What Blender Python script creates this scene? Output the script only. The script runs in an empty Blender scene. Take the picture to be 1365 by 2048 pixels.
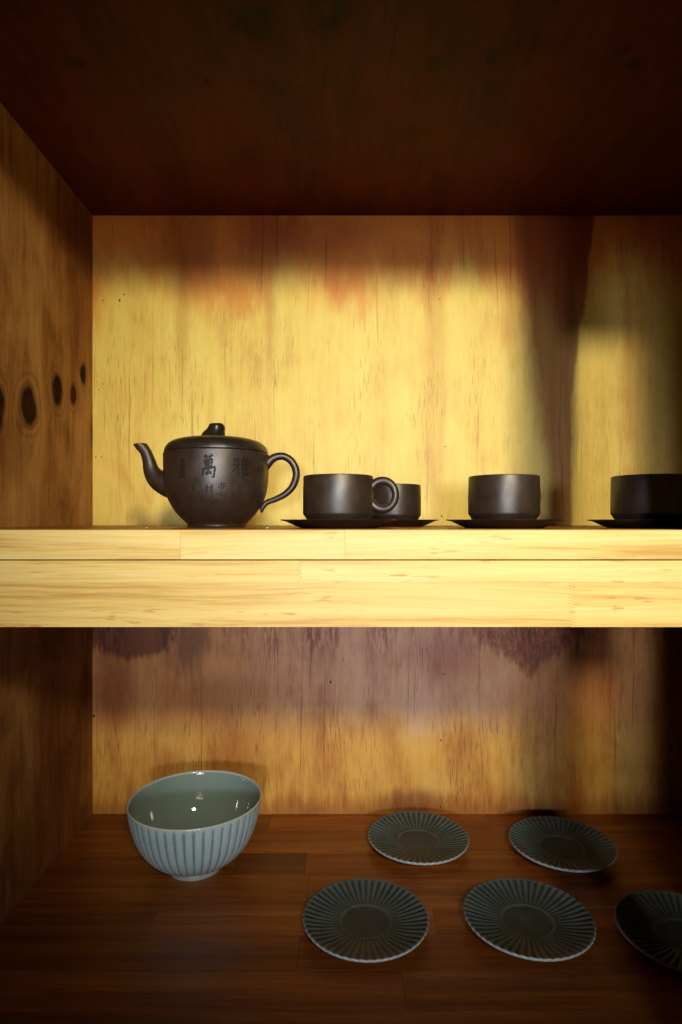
import bpy, bmesh, math, random
from mathutils import Vector, Matrix
random.seed(7)
sc = bpy.context.scene
C = sc.collection
PI = math.pi

# ------------------------------------------------------------------ camera, world, lamps, exposure
EYE = 0.51          # eye height above the lower shelf (m)
FPX = 1220.0        # focal length in pixels of the 1365x2048 photograph
cam_d = bpy.data.cameras.new('camera')
cam_d.sensor_fit = 'VERTICAL'
cam_d.sensor_height = 36.0
cam_d.sensor_width = 24.0
cam_d.lens = 36.0 * FPX / 2048.0
cam_d.shift_y = 16.0 / 2048.0
cam_d.clip_start = 0.01
cam_d.clip_end = 50
cam = bpy.data.objects.new('camera', cam_d)
C.objects.link(cam)
cam.location = (0, 0, EYE)
cam.rotation_euler = (PI / 2, 0, 0)
sc.camera = cam

w = bpy.data.worlds.new('World')
sc.world = w
w.use_nodes = True
w.node_tree.nodes['Background'].inputs[0].default_value = (1.0, 0.72, 0.5, 1)
w.node_tree.nodes['Background'].inputs[1].default_value = 0.006


def lamp(name, kind, loc, target, power, color, **kw):
    d = bpy.data.lights.new(name, kind)
    d.energy = power
    d.color = color
    for k, v in kw.items():
        setattr(d, k, v)
    o = bpy.data.objects.new(name, d)
    C.objects.link(o)
    o.location = loc
    o.rotation_euler = (Vector(target) - Vector(loc)).to_track_quat('-Z', 'Y').to_euler()
    return o


# the room's spot lamp, above and behind the photographer's right shoulder
lamp('spot_lamp', 'SPOT', (0.36, -0.91, 1.16), (0.36 - 0.150 * 1.7, 0.79, 1.16 - 0.27 * 1.7), 150, (1.0, 0.85, 0.59),
     spot_size=math.radians(47), spot_blend=1.0, shadow_soft_size=0.105)
# a cooler lamp of the room, low behind the camera, shining straight into the shelves
lamp('cool_lamp', 'SPOT', (0.02, -1.60, 0.50), (0.085, 0.80, 0.44), 128, (0.76, 0.84, 1.0),
     spot_size=math.radians(29), spot_blend=1.0, shadow_soft_size=0.10)
# added warm fill from behind, lifts the strips the lamps leave dark
lamp('fill_light', 'AREA', (0.10, -2.3, 0.36), (0.0, 1.0, 0.50), 17, (1.0, 0.84, 0.76),
     shape='RECTANGLE', size=0.8, size_y=1.0)

sc.cycles.max_bounces = 6
sc.cycles.diffuse_bounces = 4
sc.cycles.glossy_bounces = 3
sc.cycles.use_denoising = True
sc.cycles.use_adaptive_sampling = True
sc.cycles.adaptive_threshold = 0.02
sc.view_settings.view_transform = 'Standard'
sc.view_settings.look = 'None'
sc.view_settings.exposure = 0.0
sc.view_settings.gamma = 1.0


def PX(px, py, Y):
    """a measured place in the photograph at depth Y -> metres"""
    return Vector(((px - 682.5) * Y / FPX, Y, EYE - (py - 1040.0) * Y / FPX))


# ------------------------------------------------------------------ node helper
class NT:
    def __init__(self, name):
        self.mat = bpy.data.materials.new(name)
        self.mat.use_nodes = True
        self.t = self.mat.node_tree
        self.n = self.t.nodes
        self.bsdf = self.n['Principled BSDF']

    def link(self, sock, val):
        if isinstance(val, bpy.types.NodeSocket):
            self.t.links.new(val, sock)
        elif isinstance(val, (tuple, list)) and len(val) == 3 and sock.type == 'RGBA':
            sock.default_value = (*val, 1)
        else:
            sock.default_value = val

    def m(self, op, a, b=0.0, c=0.0, clamp=False):
        n = self.n.new('ShaderNodeMath')
        n.operation = op
        n.use_clamp = clamp
        self.link(n.inputs[0], a)
        self.link(n.inputs[1], b)
        self.link(n.inputs[2], c)
        return n.outputs[0]

    def add(self, a, b): return self.m('ADD', a, b)
    def sub(self, a, b): return self.m('SUBTRACT', a, b)
    def mul(self, a, b): return self.m('MULTIPLY', a, b)

    def xyz(self, vec):
        n = self.n.new('ShaderNodeSeparateXYZ')
        self.link(n.inputs[0], vec)
        return n.outputs

    def comb(self, x, y, z=0.0):
        n = self.n.new('ShaderNodeCombineXYZ')
        for i, v in enumerate((x, y, z)):
            self.link(n.inputs[i], v)
        return n.outputs[0]

    def coord(self):
        return self.n.new('ShaderNodeTexCoord').outputs['Object']

    def offset(self):
        # object coordinates shifted by a random amount for every object, so that no two pieces match
        n = self.n.new('ShaderNodeVectorMath')
        n.operation = 'ADD'
        self.link(n.inputs[0], self.coord())
        r = self.n.new('ShaderNodeObjectInfo').outputs['Random']
        self.link(n.inputs[1], self.comb(self.mul(r, 3.1), self.mul(r, 1.7), self.mul(r, 2.3)))
        return n.outputs[0]

    def noise(self, vec, scale=1.0, detail=2.0, rough=0.5, dist=0.0):
        n = self.n.new('ShaderNodeTexNoise')
        self.link(n.inputs['Vector'], vec)
        n.inputs['Scale'].default_value = scale
        n.inputs['Detail'].default_value = detail
        n.inputs['Roughness'].default_value = rough
        n.inputs['Distortion'].default_value = dist
        return n.outputs[0]

    def smooth(self, val, a, b, lo=0.0, hi=1.0):
        n = self.n.new('ShaderNodeMapRange')
        n.interpolation_type = 'SMOOTHSTEP'
        self.link(n.inputs['Value'], val)
        n.inputs['From Min'].default_value = a
        n.inputs['From Max'].default_value = b
        n.inputs['To Min'].default_value = lo
        n.inputs['To Max'].default_value = hi
        return n.outputs[0]

    def mix(self, fac, a, b, mode='MIX'):
        n = self.n.new('ShaderNodeMix')
        n.data_type = 'RGBA'
        n.blend_type = mode
        self.link(n.inputs[0], fac)
        self.link(n.inputs[6], a)
        self.link(n.inputs[7], b)
        return n.outputs[2]

    def ramp(self, fac, stops):
        n = self.n.new('ShaderNodeValToRGB')
        e = n.color_ramp.elements
        while len(e) < len(stops):
            e.new(0.5)
        for el, (p, c) in zip(e, stops):
            el.position = p
            el.color = (*c, 1)
        self.link(n.inputs[0], fac)
        return n.outputs[0]

    def ell(self, u, v, cu, cv, ru, rv, soft=0.4, warp=None, amp=0.0):
        """1 inside an ellipse, 0 outside, with a soft, optionally ragged edge"""
        a = self.m('POWER', self.m('DIVIDE', self.sub(u, cu), ru), 2.0)
        b = self.m('POWER', self.m('DIVIDE', self.sub(v, cv), rv), 2.0)
        d = self.m('SQRT', self.add(a, b))
        if warp is not None:
            d = self.add(d, self.mul(self.sub(warp, 0.5), amp))
        return self.smooth(d, 1.0 + soft, 1.0 - soft), d

    def bump(self, height, strength=0.2, dist=0.001):
        n = self.n.new('ShaderNodeBump')
        n.inputs['Strength'].default_value = strength
        n.inputs['Distance'].default_value = dist
        self.link(n.inputs['Height'], height)
        self.link(self.bsdf.inputs['Normal'], n.outputs[0])

    def out(self, color, rough=0.5, spec=0.5):
        self.link(self.bsdf.inputs['Base Color'], color)
        self.link(self.bsdf.inputs['Roughness'], rough)
        self.bsdf.inputs['Specular IOR Level'].default_value = spec
        return self.mat


def veneer(name, axes, stops, knots=(), stain_shade=(), pore=(0.20, 0.085, 0.03), pore_amt=0.4,
           rough=0.5, seed=0.0, bands=(), spec=0.4, ringc=(0.13, 0.046, 0.014)):
    """rotary-cut plywood: axes = (across the grain, along the grain) of the object coordinates"""
    t = NT(name)
    s = t.xyz(t.coord())
    u, v = s[axes[0]], s[axes[1]]
    warp = t.noise(t.comb(t.mul(u, 5.0), t.mul(v, 2.2), seed), 1.0, 2.0)
    uu = t.add(u, t.mul(t.sub(warp, 0.5), 0.035))
    knot_masks = []
    for (ku, kv, ru, rv) in knots:                      # grain bends round each knot
        du = t.sub(u, ku)
        _, d = t.ell(u, v, ku, kv, ru, rv)
        g = t.m('EXPONENT', t.mul(t.m('POWER', d, 2.0), -0.18))
        uu = t.add(uu, t.mul(t.mul(du, g), -0.75))
        knot_masks.append((d, g))
    broad = t.noise(t.comb(t.mul(uu, 11.0), t.mul(v, 0.9), seed + 1), 1.0, 2.0, 0.55)
    mid = t.noise(t.comb(t.mul(uu, 80.0), t.mul(v, 5.0), seed + 2), 1.0, 4.0, 0.65)
    fine = t.noise(t.comb(t.mul(uu, 520.0), t.mul(v, 26.0), seed + 3), 1.0, 3.0, 0.65)
    blot = t.noise(t.comb(t.mul(u, 17.0), t.mul(v, 8.0), seed + 4), 1.0, 5.0, 0.62, 0.6)
    f = t.add(t.add(t.mul(broad, 0.26), t.mul(mid, 0.22)), t.add(t.mul(fine, 0.20), t.mul(blot, 0.38)))
    col = t.ramp(t.smooth(f, 0.36, 0.70), stops)
    # dark pore dashes, gathered in patches
    pr = t.noise(t.comb(t.mul(uu, 430.0), t.mul(v, 30.0), seed + 5), 1.0, 2.0, 0.5)
    patch = t.noise(t.comb(t.mul(uu, 17.0), t.mul(v, 4.5), seed + 6), 1.0, 4.0, 0.65)
    pm = t.mul(t.smooth(pr, 0.54, 0.66), t.smooth(patch, 0.44, 0.68))
    ln_ = t.noise(t.comb(t.mul(uu, 170.0), t.mul(v, 2.4), seed + 8), 1.0, 1.5, 0.5)
    lines = t.mul(t.smooth(ln_, 0.63, 0.72), t.smooth(patch, 0.35, 0.6))
    rag = t.noise(t.comb(t.mul(uu, 60.0), t.mul(v, 14.0), seed + 7), 1.0, 4.0, 0.65)
    for (cu, cv, ru, rv, colr, amt, soft, ragged) in stain_shade:
        mk, _ = t.ell(u, v, cu, cv, ru, rv, soft, rag, ragged)
        col = t.mix(t.mul(mk, amt), col, colr, 'MULTIPLY')
    for (fn, colr, amt) in bands:
        col = t.mix(t.mul(fn(t, u, v, rag, broad, mid), amt), col, colr, 'MULTIPLY')
    col = t.mix(t.mul(lines, 0.7), col, (0.52, 0.36, 0.28), 'MULTIPLY')
    col = t.mix(t.mul(pm, pore_amt), col, pore)
    if knot_masks:
        rr = t.noise(t.comb(t.mul(u, 30.0), t.mul(v, 30.0), seed + 9), 1.0, 3.0, 0.5)
    for (d, g) in knot_masks:
        dd = t.add(d, t.mul(t.sub(rr, 0.5), 0.8))
        ring = t.mul(t.m('SINE', t.mul(dd, 13.0)), 0.5)
        ring = t.mul(t.add(ring, 0.5), t.smooth(dd, 2.4, 1.0))
        col = t.mix(t.mul(ring, 0.55), col, ringc)
        core = t.smooth(dd, 1.15, 0.72)
        kc = t.mix(t.smooth(rr, 0.35, 0.75), (0.010, 0.0032, 0.0013), (0.07, 0.020, 0.006))
        col = t.mix(core, col, kc)
    t.bump(t.sub(t.add(fine, t.mul(mid, 0.6)), t.mul(pm, 1.2)), 0.22, 0.0008)
    return t.out(col, t.smooth(fine, 0.2, 0.8, rough - 0.06, rough + 0.08), spec)


def lumber(name, stops, along=0, across=2, rough=0.42, pore=(0.2, 0.08, 0.03), pore_amt=0.36, tintamt=1.0, flake=0.0):
    """solid staves: grain runs along one axis, every stave takes its own tone from its object colour"""
    t = NT(name)
    s = t.xyz(t.coord())
    info = t.n.new('ShaderNodeObjectInfo')
    rnd = t.mul(info.outputs['Random'], 40.0)
    a, c, e = s[along], s[across], s[3 - along - across]
    c2 = t.add(c, t.mul(e, 0.7))
    wv = t.noise(t.comb(t.mul(a, 4.0), t.mul(c2, 14.0), rnd), 1.0, 2.0)
    c3 = t.add(c2, t.mul(t.sub(wv, 0.5), 0.016))
    broad = t.noise(t.comb(t.mul(a, 2.2), t.mul(c3, 60.0), rnd), 1.0, 3.0, 0.6)
    fine = t.noise(t.comb(t.mul(a, 14.0), t.mul(c3, 480.0), rnd), 1.0, 3.0, 0.6)
    fleck = t.noise(t.comb(t.mul(a, 42.0), t.mul(c3, 330.0), rnd), 1.0, 2.0, 0.5)
    patch = t.noise(t.comb(t.mul(a, 9.0), t.mul(c3, 40.0), rnd), 1.0, 2.0, 0.5)
    f = t.add(t.mul(broad, 0.62), t.mul(fine, 0.38))
    col = t.ramp(t.smooth(f, 0.30, 0.70), stops)
    col = t.mix(tintamt, col, info.outputs['Color'], 'MULTIPLY')
    pm = t.mul(t.smooth(fleck, 0.60, 0.72), t.smooth(patch, 0.42, 0.66))
    col = t.mix(t.mul(pm, pore_amt), col, pore)
    t.bump(t.add(fine, t.mul(pm, -0.7)), 0.18, 0.0006)
    return t.out(col, t.smooth(fine, 0.2, 0.8, rough - 0.05, rough + 0.1), 0.3)


# ------------------------------------------------------------------ wood materials
LX = -0.4305       # left wall of the cabinet
BY = 1.058         # back panel
FY = 0.55          # front face of shelf and trims
CZ = 1.039         # underside of the top panel
SZ = 0.501         # top of the middle shelf
def bx(px): return (px - 682.5) * BY / FPX
def bz(py): return EYE - (py - 1040.0) * BY / FPX
def bl(px): return px * BY / FPX

YEL = [(0.0, (0.54, 0.32, 0.060)), (0.28, (0.67, 0.49, 0.100)), (0.55, (0.71, 0.56, 0.120)), (1.0, (0.75, 0.63, 0.155))]


def heart_shade(t, u, v, rag, broad, mid):
    # tapering dark heartwood, with cast shade painted in, on the right of the upper panel: wide at the top, narrow below
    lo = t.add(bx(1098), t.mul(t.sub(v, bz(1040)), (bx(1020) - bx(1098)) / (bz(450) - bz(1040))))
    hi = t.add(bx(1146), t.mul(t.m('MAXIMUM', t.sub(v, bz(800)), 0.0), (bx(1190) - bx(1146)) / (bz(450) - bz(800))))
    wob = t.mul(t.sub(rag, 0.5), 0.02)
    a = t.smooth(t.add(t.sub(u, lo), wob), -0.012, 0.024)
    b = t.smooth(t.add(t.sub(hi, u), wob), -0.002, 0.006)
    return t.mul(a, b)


def topband(t, u, v, rag, broad, mid):  # reddish wood of the top strip, with the shade's tone painted in
    wob = t.add(t.mul(t.sub(rag, 0.5), 0.10), t.mul(t.sub(broad, 0.5), 0.24))
    return t.smooth(t.add(v, wob), bz(620), bz(490))


def topmottle(t, u, v, rag, broad, mid):
    # blotchy reddish stain that also paints a ragged edge for the shade above
    sc_ = t.noise(t.comb(t.mul(u, 9.0), t.mul(v, 3.0), 77.0), 1.0, 4.0, 0.6)
    wob = t.add(t.mul(t.sub(rag, 0.5), 0.10), t.mul(t.sub(sc_, 0.5), 0.50))
    return t.smooth(t.add(v, wob), bz(650), bz(500))


def lowtop(t, u, v, rag, broad, mid):  # mauve strip below the shelf: cool light painted into the veneer
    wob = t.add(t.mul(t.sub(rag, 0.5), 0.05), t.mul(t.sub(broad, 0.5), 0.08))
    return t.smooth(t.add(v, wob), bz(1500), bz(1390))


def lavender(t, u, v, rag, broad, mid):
    # cool light under the shelf, put into the wood colour
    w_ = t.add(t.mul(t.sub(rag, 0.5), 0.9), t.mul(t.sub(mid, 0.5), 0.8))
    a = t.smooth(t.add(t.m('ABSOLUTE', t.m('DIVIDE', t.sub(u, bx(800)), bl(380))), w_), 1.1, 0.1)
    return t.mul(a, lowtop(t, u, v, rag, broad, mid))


def wedge(t, u, v, rag, broad, mid):
    # the burl-like patch with a pointed lower edge
    def line(a, b):
        k_ = (bz(b[1]) - bz(a[1])) / (bx(b[0]) - bx(a[0]))
        l_ = t.add(bz(a[1]), t.mul(t.sub(u, bx(a[0])), k_))
        return t.smooth(t.add(t.sub(v, l_), t.mul(t.sub(rag, 0.5), 0.075)), -0.010, 0.014)
    tex = t.noise(t.comb(t.mul(u, 120.0), t.mul(v, 70.0), 5.0), 1.0, 4.0, 0.7, 1.2)
    return t.mul(t.mul(line((925, 1250), (1058, 1353)), line((1058, 1353), (1175, 1262))), t.smooth(tex, 0.30, 0.62, 0.45, 1.0))


def drips(t, u, v, rag, broad, mid):
    # dark grain marks hanging from under the shelf, here and there
    tex = t.noise(t.comb(t.mul(u, 150.0), t.mul(v, 28.0), 9.0), 1.0, 4.0, 0.65, 0.5)
    where = t.noise(t.comb(t.mul(u, 11.0), 3.0, 31.0), 1.0, 2.0, 0.5)
    top = t.smooth(t.add(v, t.mul(t.sub(where, 0.5), 0.12)), bz(1330), bz(1262))
    return t.mul(t.mul(t.smooth(tex, 0.42, 0.62), top), t.smooth(where, 0.42, 0.58))


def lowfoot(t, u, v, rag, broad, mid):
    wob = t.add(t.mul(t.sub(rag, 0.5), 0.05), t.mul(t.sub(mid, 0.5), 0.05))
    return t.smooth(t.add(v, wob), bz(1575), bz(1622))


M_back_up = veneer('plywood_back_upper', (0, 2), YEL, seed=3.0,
    bands=[(topband, (1.05, 0.72, 0.56), 0.95), (topmottle, (0.86, 0.50, 0.36), 0.95), (heart_shade, (0.42, 0.24, 0.15), 0.95)],
    stain_shade=[(bx(375), bz(500), bl(55), bl(85), (0.45, 0.33, 0.26), 0.75, 0.6, 1.2),
            (bx(530), bz(470), bl(70), bl(70), (0.62, 0.44, 0.34), 0.7, 0.6, 1.2),
            (bx(620), bz(470), bl(120), bl(40), (0.55, 0.30, 0.22), 0.6, 0.5, 1.0),
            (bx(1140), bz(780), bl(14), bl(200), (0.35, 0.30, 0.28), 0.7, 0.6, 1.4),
            (bx(365), bz(640), bl(14), bl(130), (0.70, 0.50, 0.36), 0.6, 0.6, 1.2),
            (bx(540), bz(640), bl(10), bl(120), (0.72, 0.52, 0.38), 0.6, 0.6, 1.2),
            (bx(870), bz(700), bl(22), bl(330), (0.86, 0.76, 0.66), 0.8, 0.4, 0.7),
            (bx(1300), bz(700), bl(70), bl(330), (0.62, 0.50, 0.46), 0.8, 0.5, 0.9)])  # this patch mixes stain with painted shade at the right end
AMB = [(0.0, (0.34, 0.13, 0.024)), (0.30, (0.50, 0.235, 0.040)), (0.55, (0.59, 0.315, 0.058)), (1.0, (0.66, 0.39, 0.082))]  # dimmer light of the lower compartment is put into this amber tone
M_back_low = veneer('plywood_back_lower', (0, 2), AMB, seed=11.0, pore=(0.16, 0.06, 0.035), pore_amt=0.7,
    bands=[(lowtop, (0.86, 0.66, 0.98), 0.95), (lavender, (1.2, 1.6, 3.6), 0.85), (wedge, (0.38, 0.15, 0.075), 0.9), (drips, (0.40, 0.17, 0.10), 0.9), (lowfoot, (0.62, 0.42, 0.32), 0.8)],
    stain_shade=[(bx(265), bz(1255), bl(95), bl(62), (0.28, 0.12, 0.06), 0.9, 0.15, 0.7),
            (bx(380), bz(1275), bl(40), bl(65), (0.36, 0.28, 0.26), 0.85, 0.5, 1.6),
            (bx(890), bz(1310), bl(60), bl(55), (0.66, 0.48, 0.50), 0.8, 0.6, 1.2),
            (bx(440), bz(1390), bl(90), bl(40), (0.68, 0.55, 0.45), 0.8, 0.6, 1.2),
            (bx(230), bz(1380), bl(36), bl(70), (0.55, 0.36, 0.28), 0.8, 0.5, 0.8),
            (bx(830), bz(1604), bl(60), bl(24), (0.45, 0.28, 0.22), 0.8, 0.6, 1.0),
            (bx(470), bz(1500), bl(60), bl(60), (0.66, 0.46, 0.30), 0.8, 0.7, 1.2),
            (bx(1130), bz(1500), bl(60), bl(300), (0.62, 0.52, 0.46), 0.7, 0.6, 1.0)])  # this tall patch paints shade down the right-hand column


def lw(px, py, rx, ry):     # knot on the left wall: (Y, z, radius in Y, radius in z)
    Y = LX * FPX / (px - 682.5)
    return (Y, EYE - (py - 1040.0) * Y / FPX, rx * Y / (682.5 - px), ry * Y / FPX)


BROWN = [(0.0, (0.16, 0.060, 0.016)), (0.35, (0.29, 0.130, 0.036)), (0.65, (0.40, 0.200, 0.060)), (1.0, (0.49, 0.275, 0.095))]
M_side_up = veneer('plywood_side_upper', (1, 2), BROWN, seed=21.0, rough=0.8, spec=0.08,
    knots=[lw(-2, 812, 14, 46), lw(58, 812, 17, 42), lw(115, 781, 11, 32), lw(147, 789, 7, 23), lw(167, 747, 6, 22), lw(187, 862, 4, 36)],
    stain_shade=[(*lw(20, 905, 44, 60), (0.55, 0.5, 0.5), 0.7, 0.5, 1.0), (*lw(160, 560, 34, 190), (0.6, 0.42, 0.33), 0.8, 0.6, 0.9),  # the tall patch paints shade along the back corner
            (*lw(120, 430, 90, 60), (0.5, 0.36, 0.3), 0.7, 0.7, 0.9)])  # painted shade below the top panel
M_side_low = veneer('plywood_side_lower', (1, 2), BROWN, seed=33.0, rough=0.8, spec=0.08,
    stain_shade=[(*lw(130, 1420, 60, 200), (0.5, 0.36, 0.28), 0.85, 0.6, 1.0), (*lw(60, 1290, 110, 60), (0.5, 0.34, 0.30), 0.8, 0.6, 1.0),  # shade near the back corner and under the shelf, painted in
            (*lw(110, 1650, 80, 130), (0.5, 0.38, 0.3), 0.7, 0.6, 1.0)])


def cl(px, py, rx, ry):     # knot on the top panel: (X, Y, rx, ry)
    Y = (CZ - EYE) * FPX / (1040.0 - py)
    return ((px - 682.5) * Y / FPX, Y, rx * Y / FPX, ry * Y / (1040.0 - py))


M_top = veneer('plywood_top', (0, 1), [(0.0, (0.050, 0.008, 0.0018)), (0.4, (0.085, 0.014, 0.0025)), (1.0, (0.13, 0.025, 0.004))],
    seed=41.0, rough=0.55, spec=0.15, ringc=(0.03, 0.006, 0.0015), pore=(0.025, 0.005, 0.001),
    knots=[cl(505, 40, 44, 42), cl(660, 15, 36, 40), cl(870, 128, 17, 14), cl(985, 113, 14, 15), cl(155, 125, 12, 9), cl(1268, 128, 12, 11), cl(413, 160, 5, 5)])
M_pine = lumber('pine_staves', [(0.0, (0.47, 0.29, 0.075)), (0.35, (0.62, 0.465, 0.15)), (1.0, (0.71, 0.59, 0.25))],
    0, 2, 0.45, (0.46, 0.22, 0.06), 0.85)
M_pine_v = lumber('pine_blocker', [(0.0, (0.47, 0.29, 0.075)), (0.35, (0.62, 0.465, 0.15)), (1.0, (0.71, 0.59, 0.25))],
    2, 0, 0.45, (0.50, 0.24, 0.06), 0.6)
M_floor = lumber('dark_staves', [(0.0, (0.16, 0.044, 0.006)), (0.4, (0.24, 0.074, 0.010)), (0.75, (0.32, 0.108, 0.014)), (1.0, (0.40, 0.145, 0.020))],
    0, 1, 0.36, (0.05, 0.018, 0.008), 0.6)
t = NT('dark_gap'); M_gap = t.out((0.02, 0.009, 0.004), 0.8, 0.2)
t = NT('nail_head'); M_nail = t.out(t.mix(t.noise(t.coord(), 900.0), (0.03, 0.018, 0.01), (0.07, 0.04, 0.02)), 0.6, 0.4)


# ------------------------------------------------------------------ ceramic materials
def clay(name, c0, c1, rough):
    t = NT(name)
    p = t.offset()
    n1 = t.noise(p, 60.0, 4.0, 0.6)
    n2 = t.noise(p, 1500.0, 3.0, 0.7)
    n3 = t.noise(p, 16.0, 3.0, 0.6)
    col = t.mix(t.smooth(t.add(t.mul(n1, 0.6), t.mul(n2, 0.4)), 0.3, 0.7), c0, c1)
    col = t.mix(t.smooth(n3, 0.55, 0.8, 0.0, 0.35), col, (0.034, 0.021, 0.014))
    t.bump(t.add(n2, t.mul(n1, 0.4)), 0.22, 0.0004)
    return t.out(col, t.add(t.smooth(n1, 0.3, 0.7, rough - 0.04, rough + 0.05), t.smooth(n3, 0.45, 0.75, -0.03, 0.08)), 0.7)


M_clay = clay('zisha_clay', (0.018, 0.0105, 0.0058), (0.030, 0.0175, 0.0100), 0.43)
M_clay_dark = clay('zisha_clay_dark', (0.009, 0.007, 0.0055), (0.015, 0.011, 0.0085), 0.38)
t = NT('engraved_ink'); M_ink = t.out((0.007, 0.0055, 0.005), 0.6, 0.3)


def glaze(name, groove, ridge, rim, rough=0.08, coat=0.3):
    t = NT(name)
    at = t.n.new('ShaderNodeAttribute')
    at.attribute_name = 'glaze'
    g = t.xyz(at.outputs['Vector'])
    p = t.offset()
    n = t.noise(p, 55.0, 4.0, 0.6)
    n2 = t.noise(p, 700.0, 2.0, 0.6)
    cloud = t.noise(p, 22.0, 2.0, 0.5)
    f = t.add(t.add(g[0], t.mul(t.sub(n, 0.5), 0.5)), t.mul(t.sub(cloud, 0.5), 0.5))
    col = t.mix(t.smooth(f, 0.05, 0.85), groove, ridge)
    col = t.mix(t.smooth(t.add(g[1], t.mul(t.sub(n2, 0.5), 0.4)), 0.35, 0.8), col, rim)
    col = t.mix(t.smooth(n2, 0.62, 0.75, 0.0, 0.25), col, (0.10, 0.09, 0.07))
    t.bump(t.add(n, t.mul(n2, 0.1)), 0.08, 0.0006)
    m = t.out(col, rough, 0.5 if coat > 0.1 else 0.16)
    t.bsdf.inputs['Coat Weight'].default_value = coat
    t.bsdf.inputs['Coat Roughness'].default_value = 0.03
    return m


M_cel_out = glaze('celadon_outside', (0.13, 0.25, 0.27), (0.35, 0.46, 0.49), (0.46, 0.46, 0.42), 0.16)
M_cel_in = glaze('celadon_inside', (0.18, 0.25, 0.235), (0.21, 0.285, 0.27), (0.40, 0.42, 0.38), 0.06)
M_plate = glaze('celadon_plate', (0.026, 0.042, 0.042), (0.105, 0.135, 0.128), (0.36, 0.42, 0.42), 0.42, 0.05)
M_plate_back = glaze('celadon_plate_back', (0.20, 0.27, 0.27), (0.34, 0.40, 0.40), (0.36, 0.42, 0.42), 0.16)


# ------------------------------------------------------------------ mesh helpers
def link(name, me, mats, parent=None, smooth=None):
    o = bpy.data.objects.new(name, me)
    C.objects.link(o)
    for m_ in (mats if isinstance(mats, (list, tuple)) else [mats]):
        if m_.name not in [x.name for x in me.materials if x]:
            me.materials.append(m_)
    if parent is not None:
        o.parent = parent
    if smooth is not None:
        for p in me.polygons:
            p.use_smooth = True
        if smooth < 180:
            me.set_sharp_from_angle(angle=math.radians(smooth))
    return o


def thing(name, loc, label, cat, group=None, rz=0.0):
    o = bpy.data.objects.new(name, None)
    o.empty_display_size = 0.02
    C.objects.link(o)
    o.location = loc
    o.rotation_euler = (0, 0, rz)
    o['label'] = label
    o['category'] = cat
    if group:
        o['group'] = group
    return o


def box_mesh(name, x0, x1, y0, y1, z0, z1, bev=0.0):
    bm = bmesh.new()
    bmesh.ops.create_cube(bm, size=1.0)
    for v in bm.verts:
        v.co = Vector(((x0 + x1) / 2 + v.co.x * (x1 - x0), (y0 + y1) / 2 + v.co.y * (y1 - y0), (z0 + z1) / 2 + v.co.z * (z1 - z0)))
    if bev:
        bmesh.ops.bevel(bm, geom=bm.edges[:], offset=bev, segments=1, affect='EDGES')
    me = bpy.data.meshes.new(name)
    bm.to_mesh(me)
    bm.free()
    return me


def lathe(name, prof, n=96, closed=False, fn=None, ends=True):
    """revolve (r, z) points; fn(i, r, z, theta) may return a changed (r, z)"""
    vs, fs = [], []
    for i, (r, z) in enumerate(prof):
        for k in range(n):
            th = 2 * PI * k / n
            rr, zz = fn(i, r, z, th) if fn else (r, z)
            vs.append((rr * math.cos(th), rr * math.sin(th), zz))
    m_ = len(prof)
    for i in range(m_ if closed else m_ - 1):
        j = (i + 1) % m_
        for k in range(n):
            l = (k + 1) % n
            fs.append((i * n + k, i * n + l, j * n + l, j * n + k))
    if not closed and ends:
        fs.append(tuple(reversed(range(n))))
        fs.append(tuple(range((m_ - 1) * n, m_ * n)))
    me = bpy.data.meshes.new(name)
    me.from_pydata(vs, [], fs)
    bm = bmesh.new()
    bm.from_mesh(me)
    bmesh.ops.recalc_face_normals(bm, faces=bm.faces[:])
    bm.to_mesh(me)
    bm.free()
    return me


def spline(pts, n):
    """Catmull-Rom through points of any dimension"""
    P = [Vector(p) for p in pts]
    P = [P[0] * 2 - P[1]] + P + [P[-1] * 2 - P[-2]]
    out = []
    segs = len(P) - 3
    for i in range(n):
        f = i / (n - 1) * segs
        s_ = min(int(f), segs - 1)
        u = f - s_
        a, b, c, d = P[s_:s_ + 4]
        out.append(0.5 * ((2 * b) + (c - a) * u + (2 * a - 5 * b + 4 * c - d) * u * u + (3 * b - a - 3 * c + d) * u ** 3))
    return out


def sweep(name, pts, rads, n=40, seg=20, flat=1.0, side=Vector((0, 1, 0)), endn=None):
    """tube in the plane across `side`; rads interpolated; flat scales the thickness along side"""
    full = spline([(*p, r) for p, r in zip(pts, rads)], n)
    P = [Vector(v[:3]) for v in full]
    R = [v[3] for v in full]
    vs, fs = [], []
    for i in range(n):
        tg = (P[min(i + 1, n - 1)] - P[max(i - 1, 0)]).normalized()
        if endn is not None and i >= n - 4:          # turn the last rings to the cut of the mouth
            k_ = (i - (n - 4) + 1) / 4.0
            tg = tg.lerp(endn, k_).normalized()
        nrm = side.cross(tg).normalized()
        for k in range(seg):
            a = 2 * PI * k / seg
            vs.append(P[i] + nrm * (math.cos(a) * R[i]) + side * (math.sin(a) * R[i] * flat))
    for i in range(n - 1):
        for k in range(seg):
            l = (k + 1) % seg
            fs.append((i * seg + k, i * seg + l, (i + 1) * seg + l, (i + 1) * seg + k))
    fs.append(tuple(reversed(range(seg))))
    fs.append(tuple(range((n - 1) * seg, n * seg)))
    me = bpy.data.meshes.new(name)
    me.from_pydata([tuple(v) for v in vs], [], fs)
    bm = bmesh.new()
    bm.from_mesh(me)
    bmesh.ops.recalc_face_normals(bm, faces=bm.faces[:])
    bm.to_mesh(me)
    bm.free()
    return me


# ------------------------------------------------------------------ the cabinet
CAB = Vector((0.15, 0.80, -0.09))
cab = thing('cabinet', CAB, 'open wooden display cabinet of knotty plywood with a thick pale pine shelf', 'cabinet')
RX = 0.86          # right side, outside the picture


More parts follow.
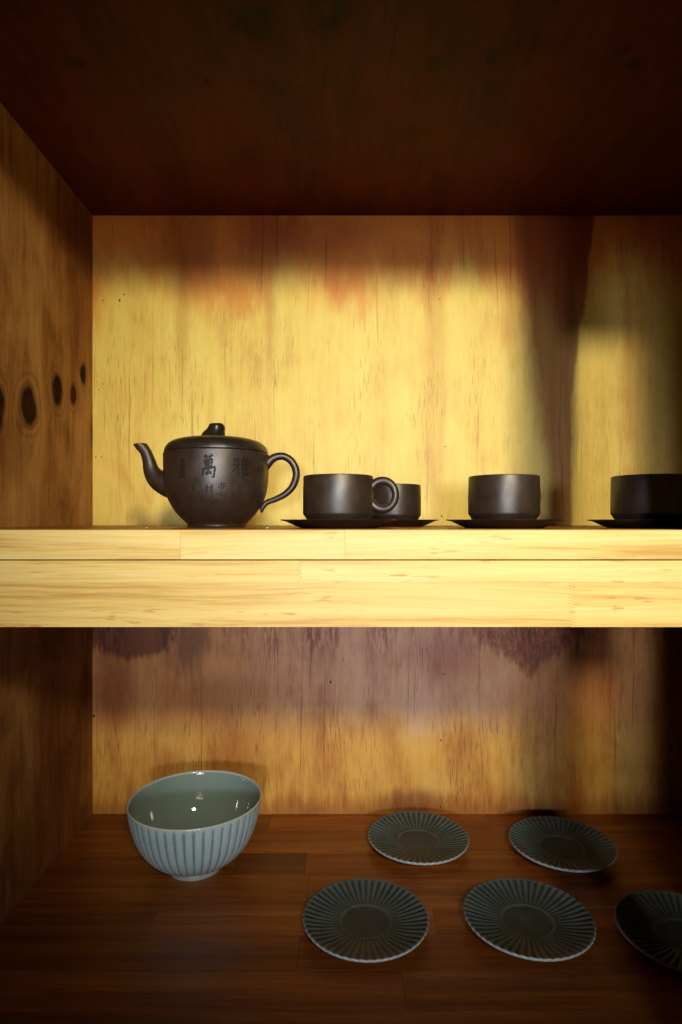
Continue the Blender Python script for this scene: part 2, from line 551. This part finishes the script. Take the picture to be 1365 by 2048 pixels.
def cpart(name, me, mat, parent=cab, smooth=None, tint=None):
    o = link(name, me, mat, parent, smooth)
    o.location = -CAB if parent is cab else (0, 0, 0)
    if tint:
        o.color = (*tint, 1)
    return o


def sheet(name, co, mat):
    """a board with thickness given as box limits"""
    return cpart(name, box_mesh(name, *co, bev=0.0006), mat)


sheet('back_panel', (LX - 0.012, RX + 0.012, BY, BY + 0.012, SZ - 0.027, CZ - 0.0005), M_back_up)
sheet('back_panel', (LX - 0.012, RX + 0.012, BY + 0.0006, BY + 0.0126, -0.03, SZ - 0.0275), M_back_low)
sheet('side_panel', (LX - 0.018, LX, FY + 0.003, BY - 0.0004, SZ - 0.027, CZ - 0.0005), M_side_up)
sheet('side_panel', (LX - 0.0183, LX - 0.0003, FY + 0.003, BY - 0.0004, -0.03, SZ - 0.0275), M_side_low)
sheet('side_panel', (RX, RX + 0.018, FY + 0.003, BY - 0.0004, -0.03, CZ - 0.0005), M_side_low)
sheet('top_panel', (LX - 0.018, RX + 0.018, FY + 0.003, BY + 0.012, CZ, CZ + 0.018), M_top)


def stave_row(parent, y0, y1, z0, z1, cuts, mat, tints=None, bev=0.0002, gap=0.0001):
    for i in range(len(cuts) - 1):
        me = box_mesh('stave', cuts[i] + gap, cuts[i + 1] - gap, y0 + gap, y1 - gap, z0, z1, bev)
        tn = tints[i] if tints else None
        if tn is None:
            g = random.uniform(0.84, 1.06)
            tn = (g, g * random.uniform(0.88, 1.02), g * random.uniform(0.8, 1.0))
        cpart('stave', me, mat, parent, tint=tn)


def cuts_for(x0, x1, lo=0.45, hi=0.8):
    c = [x0]
    c.append(x0 + random.uniform(0.08, hi))
    while c[-1] < x1 - lo * 1.3:
        c.append(c[-1] + random.uniform(lo, hi))
    c[-1] = x1
    return c


# lower shelf: dark glued staves
low = sheet('lower_shelf', (LX + 0.001, RX - 0.001, FY + 0.004, BY - 0.001, -0.028, -0.0125), M_gap)
rows = [1.0578, 1.003, 0.936, 0.876, 0.808, 0.750, 0.690, 0.633, 0.575, FY + 0.001]
for i in range(len(rows) - 1):
    y1, y0 = rows[i], rows[i + 1]
    ym = (y0 + y1) / 2
    if i == 2:
        c = [LX, (470 - 682.5) * ym / FPX, (612 - 682.5) * ym / FPX, 0.45, RX]
        tn = [(0.82, 0.78, 0.74), (0.50, 0.46, 0.46), (0.95, 0.88, 0.82), None]
    elif i == 0:
        c = [LX, -0.12, 0.25, 0.6, RX]
        tn = [(0.75, .75, .75), (1.05, 1.02, 0.95), (0.95, 0.9, 0.9), None]
    elif i == 1:
        c = [LX, 0.05, 0.62, RX]
        tn = [(0.95, .92, .88), (0.88, 0.78, 0.70), None]
    elif i == 4:
        c = [LX, -0.24, 0.12, 0.5, RX]
        tn = [(0.8, .76, .72), (1.12, 1.05, 1.0), (1.0, 0.9, 0.8), None]
    elif i == 5:
        c = [LX, -0.05, 0.33, RX]
        tn = [(0.8, .76, .72), (0.84, 0.74, 0.66), None]
    else:
        c, tn = cuts_for(LX, RX), None
    stave_row(low, y0, y1, -0.012, random.uniform(-0.00025, 0.0), c, M_floor, tn)

# middle shelf: pale staves whose front row shows its edge, and the two-strip face trim below
sh = sheet('middle_shelf', (LX + 0.001, RX - 0.001, FY + 0.008, BY - 0.001, SZ - 0.0268, SZ - 0.0122), M_gap)
stave_row(sh, FY, FY + 0.056, SZ - 0.0266, SZ, [LX + 0.0005, -0.1450, 0.0035, 0.318, 0.56, RX - 0.0005], M_pine,
          [(0.98, 0.94, 0.89), (0.99, 0.955, 0.91), (1.0, 0.98, 0.96), (1, 0.96, 0.9), (0.9, 0.9, 0.9)], bev=0.00025, gap=0.00002)
yy = FY + 0.056
while yy < BY - 0.02:
    y2 = min(yy + random.uniform(0.055, 0.068), BY - 0.0006)
    stave_row(sh, yy, y2, SZ - 0.012, SZ - random.uniform(0.0001, 0.0004), cuts_for(LX + 0.0005, RX - 0.0005), M_floor,
              None)
    yy = y2


def finger_stave(parent, x0, x1, y0, y1, z0, z1, left=None, right=None, tint=(1, 1, 1), gap=0.00016):
    """a stave whose ends may be cut as finger joints: left/right = (tooth length, pitch)"""
    def edge(x, spec, sgn):
        if not spec:
            return [(x - sgn * gap, z0), (x - sgn * gap, z1)]
        ln, pitch = spec
        n = max(2, int(round((z1 - z0) / pitch)))
        pts = []
        for i in range(n):
            a = z0 + (z1 - z0) * i / n
            b = z0 + (z1 - z0) * (i + 0.5) / n
            m1, m2 = (b - a) * 0.3, 0
            pts.append((x - ln / 2 - sgn * gap, a))
            pts.append((x - ln / 2 - sgn * gap, a + m1))
            pts.append((x + ln / 2 - sgn * gap, b))
            pts.append((x + ln / 2 - sgn * gap, b + m1))
        pts.append((x - ln / 2 - sgn * gap, z1))
        return pts
    L = edge(x0, left, -1)
    R_ = edge(x1, right, 1)
    poly = L + list(reversed(R_))
    n = len(poly)
    vs = [(x, y0, z) for x, z in poly] + [(x, y1, z) for x, z in poly]
    fs = [tuple(range(n)), tuple(reversed(range(n, 2 * n)))] + [(i, (i + 1) % n, n + (i + 1) % n, n + i) for i in range(n)]
    me = bpy.data.meshes.new('stave')
    me.from_pydata(vs, [], fs)
    bm = bmesh.new()
    bm.from_mesh(me)
    bmesh.ops.recalc_face_normals(bm, faces=bm.faces[:])
    bm.to_mesh(me)
    bm.free()
    return cpart('stave', me, M_pine, parent, tint=tint)


XE = 0.317        # where the trims meet the added post
def face_trim(ztop, back=0.0598):
    f = sheet('face_trim', (LX + 0.001, XE - 0.0006, FY + 0.004, FY + 0.020, ztop - back, ztop - 0.0008), M_gap)
    za, zb, zc_ = ztop - 0.0006, ztop - 0.0207, ztop - 0.0605
    finger_stave(f, LX + 0.0004, -0.037, FY + 0.0002, FY + 0.0038, zb + 0.00012, za, None, (0.0032, 0.0034), (0.98, 0.945, 0.88))
    finger_stave(f, -0.037, XE, FY + 0.0002, FY + 0.0038, zb + 0.00012, za, (0.0032, 0.0034), None, (1.0, 0.975, 0.94))
    finger_stave(f, LX + 0.0004, 0.2085, FY + 0.0003, FY + 0.0038, zc_, zb - 0.00005, None, (0.0050, 0.0027), (0.96, 0.90, 0.78))
    finger_stave(f, 0.2085, XE, FY + 0.0001, FY + 0.0038, zc_, zb - 0.00005, (0.0050, 0.0027), None, (1.0, 0.96, 0.86))
    return f


face_trim(SZ - 0.027)
face_trim(CZ + 0.006, 0.036)              # the same trim under the top panel, just above the picture
sheet('bottom_trim', (LX + 0.0005, XE - 0.0006, FY, FY + 0.02, -0.09, -0.0285), M_pine)
# unseen post, half-drawn doors and rail, added to shade the right side
sheet('shade_upright', (XE, XE + 0.073, FY - 0.0005, FY + 0.015, -0.09, SZ - 0.028), M_pine_v)
sheet('shade_upright', (XE, XE + 0.073, FY - 0.0005, FY + 0.015, SZ + 0.0012, CZ + 0.018), M_pine_v)
sheet('shade_door', (0.450, RX - 0.001, FY + 0.026, FY + 0.042, 0.0012, SZ - 0.029), M_pine_v)
sheet('shade_door', (0.480, RX - 0.001, FY + 0.026, FY + 0.042, SZ + 0.0012, CZ - 0.001), M_pine_v)

sheet('shade_rail', (XE + 0.0735, RX - 0.001, FY, FY + 0.022, 0.905, CZ - 0.001), M_pine)  # unseen rail, added to shade the wall's upper right
# pin holes and nail heads of the back panels
nm = lathe('nail', [(0.0009, 0.0), (0.0009, 0.0003), (0.0005, 0.0005)], 8)
for (px, py, s_) in [(207, 601, 1.2), (240, 601, 1.8), (248, 589, 1.3), (206, 768, 1.1), (198, 780, 1.1), (192, 914, 1.1), (203, 914, 1.1),
                     (880, 598, 1.3), (891, 893, 1.2), (884, 1032, 1.6), (836, 451, 1.4), (964, 442, 1.2), (662, 1364, 2.0), (889, 1348, 1.5),
                     (882, 1481, 1.6), (882, 1614, 1.6), (188, 1432, 2.0), (688, 1320, 1.3)]:
    o = cpart('nail', nm, M_nail)
    o.scale = (s_, s_ * (1.5 if s_ > 1.7 else 1.1), 1)
    o.rotation_euler = (PI / 2, 0, 0)
    o.location = Vector((bx(px), BY + (0.0006 if py > 1200 else 0.0), bz(py))) - CAB

# ------------------------------------------------------------------ teapot
TY = 0.80
TX = (434 - 682.5) * TY / FPX
K = TY / FPX
pot = thing('teapot', (TX, TY, SZ), 'dark brown clay teapot with curved spout, loop handle and engraved Chinese characters', 'teapot')
prof_px = [(103.6, 909.2), (103.6, 912.5), (103.5, 925), (103.2, 942), (102.5, 959), (101.0, 973), (98.4, 987), (94.5, 999),
           (89.0, 1010), (82.0, 1021.5), (73.0, 1032.5), (64.5, 1041), (59.0, 1046.5), (57.5, 1049)]
bp = [(r * K, EYE - (y - 1040) * K - SZ) for r, y in prof_px]
zr = bp[0][1]
foot_z = 0.0
smoothp = [Vector(p) for p in spline([(r, z, 0) for r, z in bp], 44)]
outer = [(v.x, v.y) for v in smoothp]
prof = [(0.0005, 0.026), (0.030, 0.028), (0.050, 0.042), (0.060, 0.062), (0.0645, zr - 0.001), (0.0668, zr + 0.0008)] + \
       [(outer[0][0] - 0.0004, zr + 0.0006)] + outer[1:] + [(0.0377, 0.0026), (0.0376, 0.0009), (0.0370, 0.0), (0.0345, 0.0), (0.033, 0.002), (0.0005, 0.0022)]
body = link('body', lathe('body', prof, 128), M_clay, pot, 40)


def pot_r(z):
    for a, b in zip(outer[:-1], outer[1:]):
        if b[1] <= z <= a[1]:
            u = (z - b[1]) / max(1e-9, a[1] - b[1])
            return b[0] + (a[0] - b[0]) * u
    return outer[0][0] if z > outer[0][1] else outer[-1][0]


# lid: flush dome
lp = [(0.0005, zr + 0.010), (0.052, zr + 0.004), (0.0652, zr + 0.0012), (0.0664, zr + 0.0014), (0.0668, zr + 0.0028), (0.0655, zr + 0.0072), (0.0618, zr + 0.0124), (0.0560, zr + 0.0160),
      (0.0470, zr + 0.0187), (0.034, zr + 0.0206), (0.018, zr + 0.0217), (0.0005, zr + 0.0220)]
lp2 = [(v.x, v.y) for v in spline([(r, z, 0) for r, z in lp[3:]], 34)]
lid = link('lid', lathe('lid', lp[:3] + lp2, 128), M_clay_dark, pot, 60)
# knob: a bent stem with a cut end
kz = zr + 0.0214
km = sweep('knob', [(-0.004, 0, kz - 0.006), (-0.0030, 0, kz + 0.002), (-0.0016, 0, kz + 0.007), (-0.0002, 0, kz + 0.012), (0.0006, -0.0005, kz + 0.0158), (0.0010, -0.0008, kz + 0.0185), (0.0010, -0.001, kz + 0.0195)],
           [0.0200, 0.0162, 0.0130, 0.0110, 0.0102, 0.0078, 0.0035], 34, 28)
bm = bmesh.new(); bm.from_mesh(km)
for v in bm.verts:                       # lobed, slightly ragged stem
    a = math.atan2(v.co.y, v.co.x + 0.0005)
    k_ = 1 + 0.045 * math.cos(5 * a + 0.6)
    v.co.x *= k_; v.co.y *= k_
bm.to_mesh(km); bm.free()
link('knob', km, M_clay_dark, lid, 60)


def tp(cx, cy, y=0.0):      # measured outline point of the teapot -> local metres
    px, py = 240 + cx / 3.592, 820 + cy / 3.592
    return ((px - 434) * K, y, EYE - (py - 1040) * K - SZ)


sp = sweep('spout', [tp(420, 540), tp(345, 528), tp(275, 497), tp(230, 440), tp(208, 360), tp(183, 295), tp(140, 243)],
           [0.0200, 0.0178, 0.0140, 0.0106, 0.0083, 0.0073, 0.0078], 44, 28, 0.92, endn=Vector((-0.10, 0, 1.0)).normalized())
link('spout', sp, M_clay, pot, 50)
# dark disc that paints the shade inside the spout's mouth
mp = tp(140, 243)
mo = link('spout_mouth', lathe('spout_mouth', [(0.0050, 0.0), (0.0048, 0.0004), (0.002, 0.0005)], 24), M_ink, pot, 30)
mo.location = (mp[0], mp[1], mp[2] - 0.0001)
mo.rotation_euler = (0, -0.10, 0)
hd = sweep('handle', [tp(1030, 420), tp(1062, 385), tp(1095, 352), tp(1140, 333), tp(1188, 337), tp(1235, 370), tp(1264, 425), tp(1266, 485), tp(1238, 555), tp(1183, 608), tp(1115, 642), tp(1062, 662), tp(1036, 684), tp(1022, 712), tp(1021, 738)],
           [0.0066, 0.0062, 0.0056, 0.0051, 0.0049, 0.0049, 0.0049, 0.0049, 0.0047, 0.0043, 0.0038, 0.0036, 0.0036, 0.0030, 0.0016], 90, 20, 1.1)
link('handle', hd, M_clay, pot, 60)

# engraved characters: brush strokes cut into the wall of the pot
WAN = [[(.30, .99), (.36, .93), (.43, .84)], [(.76, 1.0), (.68, .93), (.58, .83)], [(.20, .90), (.5, .90), (.80, .93)],
       [(.27, .77), (.28, .64), (.31, .50)], [(.28, .76), (.5, .77), (.74, .79), (.73, .66), (.70, .50)], [(.30, .64), (.70, .65)], [(.31, .52), (.70, .53)],
       [(.50, .78), (.50, .5), (.49, .20)], [(.17, .42), (.15, .24), (.08, .04)], [(.17, .41), (.5, .42), (.92, .46), (.90, .25), (.84, .04), (.70, .11)],
       [(.48, .26), (.34, .18), (.60, .20)], [(.60, .30), (.70, .16)]]
YA = [[(.06, .86), (.25, .88), (.46, .92)], [(.20, .86), (.10, .60), (.30, .61), (.48, .64)], [(.34, .90), (.34, .5), (.33, .10), (.22, .17)], [(.30, .60), (.18, .40), (.02, .26)],
      [(.66, .99), (.60, .85), (.48, .70)], [(.58, .80), (.58, .4), (.57, .05)], [(.78, .99), (.84, .87)], [(.58, .79), (.98, .82)], [(.58, .58), (.94, .60)],
      [(.58, .37), (.94, .38)], [(.56, .13), (1.0, .15)], [(.77, .80), (.76, .13)]]
SHU = [[(.15, .92), (.5, .93), (.85, .96)], [(.5, 1.0), (.5, .7)], [(.28, .78), (.75, .80)], [(.10, .66), (.92, .70)], [(.25, .52), (.7, .54), (.66, .42)], [(.25, .40), (.72, .42)],
       [(.3, .28), (.25, .14)], [(.68, .30), (.60, .14)], [(.05, .06), (.5, .08), (.95, .10)]]
LI = [[(.40, .98), (.22, .86)], [(.05, .72), (.55, .78)], [(.30, .88), (.30, .10)], [(.28, .68), (.05, .36)], [(.32, .64), (.52, .46)], [(.70, .86), (.70, .38)], [(.93, 1.0), (.92, .4), (.90, .02), (.78, .10)]]
BEI = [[(.42, 1.0), (.40, .6), (.38, .36)], [(.12, .80), (.36, .84)], [(.10, .60), (.36, .66)], [(.62, .94), (.60, .42)], [(.64, .86), (.90, .92)], [(.64, .66), (.95, .74)], [(.12, .24), (.04, .08)],
       [(.30, .30), (.36, .10), (.70, .04), (.84, .16)], [(.52, .30), (.58, .20)], [(.84, .34), (.96, .22)]]
XIE = [[(.5, 1.0), (.2, .78)], [(.3, .86), (.8, .92), (.5, .62), (.1, .48)], [(.40, .74), (.55, .66)], [(.62, .56), (.3, .36), (.0, .26)], [(.5, .46), (.95, .52), (.6, .2), (.12, .0)], [(.4, .30), (.56, .22)]]


def on_pot(cx, cy):
    """point of the outer wall seen at (cx, cy) of the measured close-up, in local coordinates"""
    px, py = 240 + cx / 3.592, 820 + cy / 3.592
    d = Vector(((px - 682.5) / FPX, 1.0, -(py - 1040.0) / FPX))
    y = TY - 0.066
    for _ in range(12):
        x, z = d.x * y - TX, EYE + d.z * y - SZ
        r = pot_r(z) + 0.00018
        y = TY - math.sqrt(max(1e-8, r * r - x * x))
    return Vector((d.x * y - TX, y - TY, EYE + d.z * y - SZ))


def character(strokes, cx0, cx1, cy0, cy1, wd, faint=1.0):
    vs, fs = [], []
    for s_ in strokes:
        pts = [(cx0 + (cx1 - cx0) * x, cy1 + (cy0 - cy1) * y) for x, y in s_]
        L = sum(math.dist(a, b) for a, b in zip(pts[:-1], pts[1:]))
        n = max(6, int(L / 4))
        sm = spline([(x, y, 0) for x, y in pts], n) if len(pts) > 2 else [Vector((pts[0][0] + (pts[1][0] - pts[0][0]) * i / (n - 1), pts[0][1] + (pts[1][1] - pts[0][1]) * i / (n - 1), 0)) for i in range(n)]
        base = len(vs)
        for i, p in enumerate(sm):
            tg = (sm[min(i + 1, n - 1)] - sm[max(i - 1, 0)]).normalized()
            f = i / (n - 1)
            hw = wd * (0.55 + 0.55 * math.exp(-((f - 0.12) / 0.16) ** 2) + 0.25 * math.sin(f * PI)) * (1 if f < 0.8 else 1 - (f - 0.8) * 3.2) * 0.5
            hw *= random.uniform(0.92, 1.08)
            nx, ny = -tg.y, tg.x
            vs.append(on_pot(p.x + nx * hw, p.y + ny * hw))
            vs.append(on_pot(p.x - nx * hw, p.y - ny * hw))
        for i in range(n - 1):
            a = base + 2 * i
            fs.append((a, a + 1, a + 3, a + 2))
    me = bpy.data.meshes.new('engraved_character')
    me.from_pydata([tuple(v) for v in vs], [], fs)
    bm = bmesh.new(); bm.from_mesh(me)
    for f in bm.faces:
        if f.normal.y > 0:
            f.normal_flip()
    bm.to_mesh(me); bm.free()
    return link('engraved_character', me, M_ink, body)


character(WAN, 583, 690, 318, 490, 20)
character(YA, 808, 938, 335, 484, 15.5)
character(SHU, 425, 480, 350, 492, 13)
character(LI, 608, 668, 532, 628, 8.5)
character(BEI, 698, 772, 516, 622, 8.5)
character(XIE, 832, 884, 540, 640, 4.5)
character(XIE, 512, 540, 545, 585, 4.5)
character(LI, 990, 1030, 400, 470, 4.0)

# ------------------------------------------------------------------ cups and saucers
cup_pf = [(0.0005, 0.0045), (0.030, 0.0048), (0.0352, 0.011), (0.0368, 0.016), (0.0372, 0.0506), (0.0378, 0.0516), (0.0388, 0.0520), (0.0396, 0.0516), (0.0400, 0.0504),
          (0.0404, 0.034), (0.0405, 0.0125), (0.0400, 0.0108), (0.0388, 0.0095), (0.0342, 0.0026), (0.0330, 0.0012), (0.0322, 0.0), (0.0295, 0.0), (0.028, 0.0015), (0.0005, 0.0016)]
cup_me = lathe('cup_body', cup_pf, 112)
ring = []
for i in range(15):
    a = math.radians(152 - i * (304 / 14.0))
    ring.append((0.0508 + 0.0148 * math.cos(a), 0, 0.0315 + 0.0152 * math.sin(a)))
cup_h = sweep('cup_handle', ring, [0.0052, 0.0048, 0.0045] + [0.0043] * 9 + [0.0044, 0.0046, 0.0050], 64, 18, 1.15)
sau_pf = [(0.0005, 0.0036), (0.034, 0.0036), (0.036, 0.0040), (0.048, 0.0062), (0.0590, 0.0086), (0.0640, 0.0096), (0.0656, 0.0096), (0.0660, 0.0090), (0.0655, 0.0084), (0.0630, 0.0080),
          (0.0600, 0.0074), (0.0500, 0.0026), (0.0450, 0.0006), (0.0435, 0.0), (0.040, 0.0), (0.039, 0.0012), (0.0005, 0.0014)]
sau_me = lathe('saucer', sau_pf, 112)


def cup(px, Y, ang, label, saucer_label):
    X = (px - 682.5) * Y / FPX
    s_ = link('saucer', sau_me, M_clay_dark, None, 50)
    s_.location = (X, Y, SZ)
    s_['label'] = saucer_label; s_['category'] = 'saucer'; s_['group'] = 'clay saucers on the upper shelf'
    c = thing('teacup', (X, Y, SZ + 0.0037), label, 'cup', 'clay teacups on the upper shelf', math.radians(ang))
    c.scale = (1.0, 1.0, 1.07)
    link('cup_body', cup_me, M_clay, c, 40)
    link('cup_handle', cup_h, M_clay, c, 60)


cup(677, 0.700, -9, 'brown clay teacup with its ring handle turned right, next to the teapot', 'dark saucer under the front teacup next to the teapot')
cup(786, 0.880, 118, 'brown clay teacup half hidden behind the cup with the visible ring handle', 'dark saucer under the half hidden rear teacup')
cup(1008, 0.705, 38, 'brown clay teacup standing alone, with a grey sheen and its handle turned back', 'dark saucer under the lone teacup with a grey sheen')
cup(1298, 0.700, 25, 'dark shaded clay teacup at the right edge, cut off by the picture', 'dark saucer under the shaded teacup at the right edge')


# ------------------------------------------------------------------ fluted celadon
def fluted(name, prof, n, per, flute, glz, rimv, mat_idx):
    """prof: list of (r, z, flute amount); closed revolve with flutes; stores the glaze attribute"""
    N = n * per
    vs, col = [], []
    for i, (r, z, am) in enumerate(prof):
        for k in range(N):
            th = 2 * PI * k / N
            ph = (k % per) / per
            dr, dz, g = flute(ph, am, r, z, k // per, i)
            rr = r + dr
            vs.append((rr * math.cos(th), rr * math.sin(th), z + dz))
            col.append((glz(g, am, i), rimv(i, g), 0.0))
    fs, mi = [], []
    m_ = len(prof)
    for i in range(m_ - 1):
        for k in range(N):
            l = (k + 1) % N
            fs.append((i * N + k, i * N + l, (i + 1) * N + l, (i + 1) * N + k))
            mi.append(mat_idx(i))
    fs.append(tuple(reversed(range(N)))); mi.append(mat_idx(0))
    fs.append(tuple(range((m_ - 1) * N, m_ * N))); mi.append(mat_idx(m_ - 2))
    me = bpy.data.meshes.new(name)
    me.from_pydata(vs, [], fs)
    at = me.attributes.new('glaze', 'FLOAT_VECTOR', 'POINT')
    at.data.foreach_set('vector', [x for c in col for x in c])
    me.polygons.foreach_set('material_index', mi)
    bm = bmesh.new(); bm.from_mesh(me)
    bmesh.ops.recalc_face_normals(bm, faces=bm.faces[:])
    bm.to_mesh(me); bm.free()
    return me


# bowl
BX, BYY = (392 - 682.5) * 0.90 / FPX, 0.90
bowl = thing('bowl', (BX, BYY, 0), 'deep fluted pale blue celadon bowl with glossy grey green inside', 'bowl')
bowl.scale = (1.045, 1.045, 0.94)
ext = [(0.0372, 0.0105), (0.0470, 0.0135), (0.060, 0.0225), (0.0715, 0.036), (0.0800, 0.052), (0.0858, 0.070), (0.0898, 0.088), (0.0922, 0.1035)]
exts = [(v.x, v.y) for v in spline([(r, z, 0) for r, z in ext], 26)]
inn = [(0.0895, 0.1055), (0.0868, 0.088), (0.0826, 0.070), (0.0766, 0.052), (0.0680, 0.037), (0.055, 0.0245), (0.036, 0.0175), (0.015, 0.0152), (0.0005, 0.0150)]
inns = [(v.x, v.y) for v in spline([(r, z, 0) for r, z in inn], 30)]
pf = []
for r, z in exts:
    am = min(1.0, max(0.0, (z - 0.011) / 0.006)) * min(1.0, max(0.15, (0.1045 - z) / 0.004))
    pf.append((r, z, am))
ne = len(pf)
pf += [(0.0926, 0.1060, 0.15), (0.0924, 0.1074, 0.0), (0.0916, 0.1081, 0.0), (0.0905, 0.1077, 0.0)]
nr = len(pf)
pf += [(r, z, 0.0) for r, z in inns]


def fl_bowl(ph, am, r, z, idx, i):
    d = abs(ph - 0.5) * 2              # 1 at the groove, 0 on the ridge
    g = max(0.0, (d - 0.42) / 0.58) ** 1.6
    dome = (1 - d * d)
    return (-0.0013 * g + 0.0005 * dome) * am * (r / 0.09), 0.0, 1 - g


bm_ = fluted('bowl_wall', pf, 46, 12, fl_bowl,
             lambda g, am, i: (1 - (1 - g) * am) * (0.8 if i < ne else 1.0), lambda i, g: (1.0 if ne < i < nr else (0.45 if i == ne else 0.0)), lambda i: 0 if i < nr else 1)
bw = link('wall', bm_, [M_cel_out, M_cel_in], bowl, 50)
fr = fluted('foot_ring', [(0.0385, 0.0128, 0), (0.0378, 0.0060, 0), (0.0380, 0.0015, 0), (0.0372, 0.0, 0), (0.0345, 0.0, 0), (0.0338, 0.0015, 0), (0.0335, 0.008, 0)], 24, 4,
            lambda *a: (0, 0, 1), lambda g, am, i: 0.55, lambda i, g: 0.6 if i in (2, 3) else 0.0, lambda i: 0)
link('foot_ring', fr, M_cel_out, bowl, 50)

# plates
top_pf = [(0.0005, 0.0058, 0), (0.020, 0.0058, 0), (0.0300, 0.0060, 0), (0.0322, 0.0064, 0), (0.0334, 0.0074, 0), (0.0346, 0.0076, 0.0), (0.0358, 0.0072, 0.1), (0.038, 0.0072, 0.5)]
for i in range(14):
    f = (i + 1) / 14.0
    r = 0.038 + (0.0785 - 0.038) * f
    top_pf.append((r, 0.0072 + 0.0068 * f ** 1.5, 0.6 + 0.4 * f))
nt = len(top_pf)
rim_pf = [(0.0800, 0.0147, 0.8), (0.0812, 0.0147, 0.7), (0.0820, 0.0138, 0.5), (0.0819, 0.0122, 0.35), (0.0806, 0.0106, 0.3)]
bot_pf = [(0.076, 0.0094, 0.3), (0.066, 0.0066, 0.3), (0.054, 0.0046, 0.1), (0.046, 0.0036, 0.0), (0.0005, 0.0034, 0)]
np_ = nt + len(rim_pf)
NF = 50


def fl_plate(ph, am, r, z, idx, i):
    d = abs(ph - 0.5) * 2
    s_ = 0.5 - 0.5 * math.cos(PI * (1 - d))       # 1 on ridge
    s_ = s_ ** 0.8
    if i < nt:
        return 0.0, (s_ - 0.5) * 0.0022 * am * (r / 0.08), s_
    if i < np_:
        return (s_ - 1) * 0.0013 * am, (s_ - 0.5) * 0.0016 * am, s_
    return 0.0, 0.0, 1.0


def plate_glaze(g, am, i):
    if i < nt:
        return 0.22 * (1 - am) + am * (0.10 + 0.66 * g) if i > 5 else (0.5 if i >= 3 else 0.2)
    return 0.75


pm_ = fluted('plate', top_pf + rim_pf + bot_pf, NF, 10, fl_plate, plate_glaze,
             lambda i, g: (0.08 + 0.22 * g if i <= nt + 1 else 0.85) if nt - 1 <= i < np_ else 0.0, lambda i: 0 if i < nt + 2 else 1)
pr_ = fluted('foot_ring', [(0.0450, 0.0050, 0), (0.0445, 0.0012, 0), (0.0436, 0.0, 0), (0.0412, 0.0, 0), (0.0405, 0.0012, 0), (0.040, 0.0045, 0)], 24, 4,
             lambda *a: (0, 0, 1), lambda g, am, i: 0.5, lambda i, g: 0.0, lambda i: 0)
for k, (X, Y, label) in enumerate([
        (0.031, 0.765, 'fluted grey green plate nearest the viewer, left of the two front plates'),
        (0.121, 0.958, 'fluted grey green plate near the back panel, nearer the bowl of the rear pair'),
        (0.340, 0.940, 'fluted grey green plate in the shade near the back panel, right of the rear pair'),
        (0.2345, 0.766, 'fluted grey green plate in the middle of the front row, pale lower rim'),
        (0.417, 0.738, 'fluted dark plate in deep shade at the right edge, cut off by the picture')]):
    p = thing('plate', (X, Y, 0), label, 'plate', 'fluted celadon plates on the lower shelf', random.uniform(0, 0.12))
    p.scale = (0.965 + random.uniform(-0.008, 0.008), 0.965 + random.uniform(-0.008, 0.008), random.uniform(0.92, 1.1))
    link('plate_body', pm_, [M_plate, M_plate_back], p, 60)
    link('foot_ring', pr_, M_plate_back, p, 50)

# ------------------------------------------------------------------ crumbs on the shelf
t = NT('crumb'); M_crumb = t.out(t.mix(t.noise(t.coord(), 1500.0), (0.5, 0.45, 0.36), (0.75, 0.7, 0.6)), 0.8, 0.3)
for (px, Y, s_, label) in [(294, 0.66, 0.0011, 'tiny pale crumb on the shelf left of the teapot'), (535, 0.64, 0.0012, 'tiny pale crumb on the shelf under the teapot handle')]:
    bm = bmesh.new()
    bmesh.ops.create_icosphere(bm, subdivisions=2, radius=s_)
    for v in bm.verts:
        v.co *= random.uniform(0.75, 1.2)
        v.co.z = v.co.z * 0.7 + s_ * 0.62
    me = bpy.data.meshes.new('crumb'); bm.to_mesh(me); bm.free()
    o = link('crumb', me, M_crumb, None, 180)
    o.location = ((px - 682.5) * Y / FPX, Y, SZ)
    o['label'] = label; o['category'] = 'crumb'; o['group'] = 'crumbs on the upper shelf'
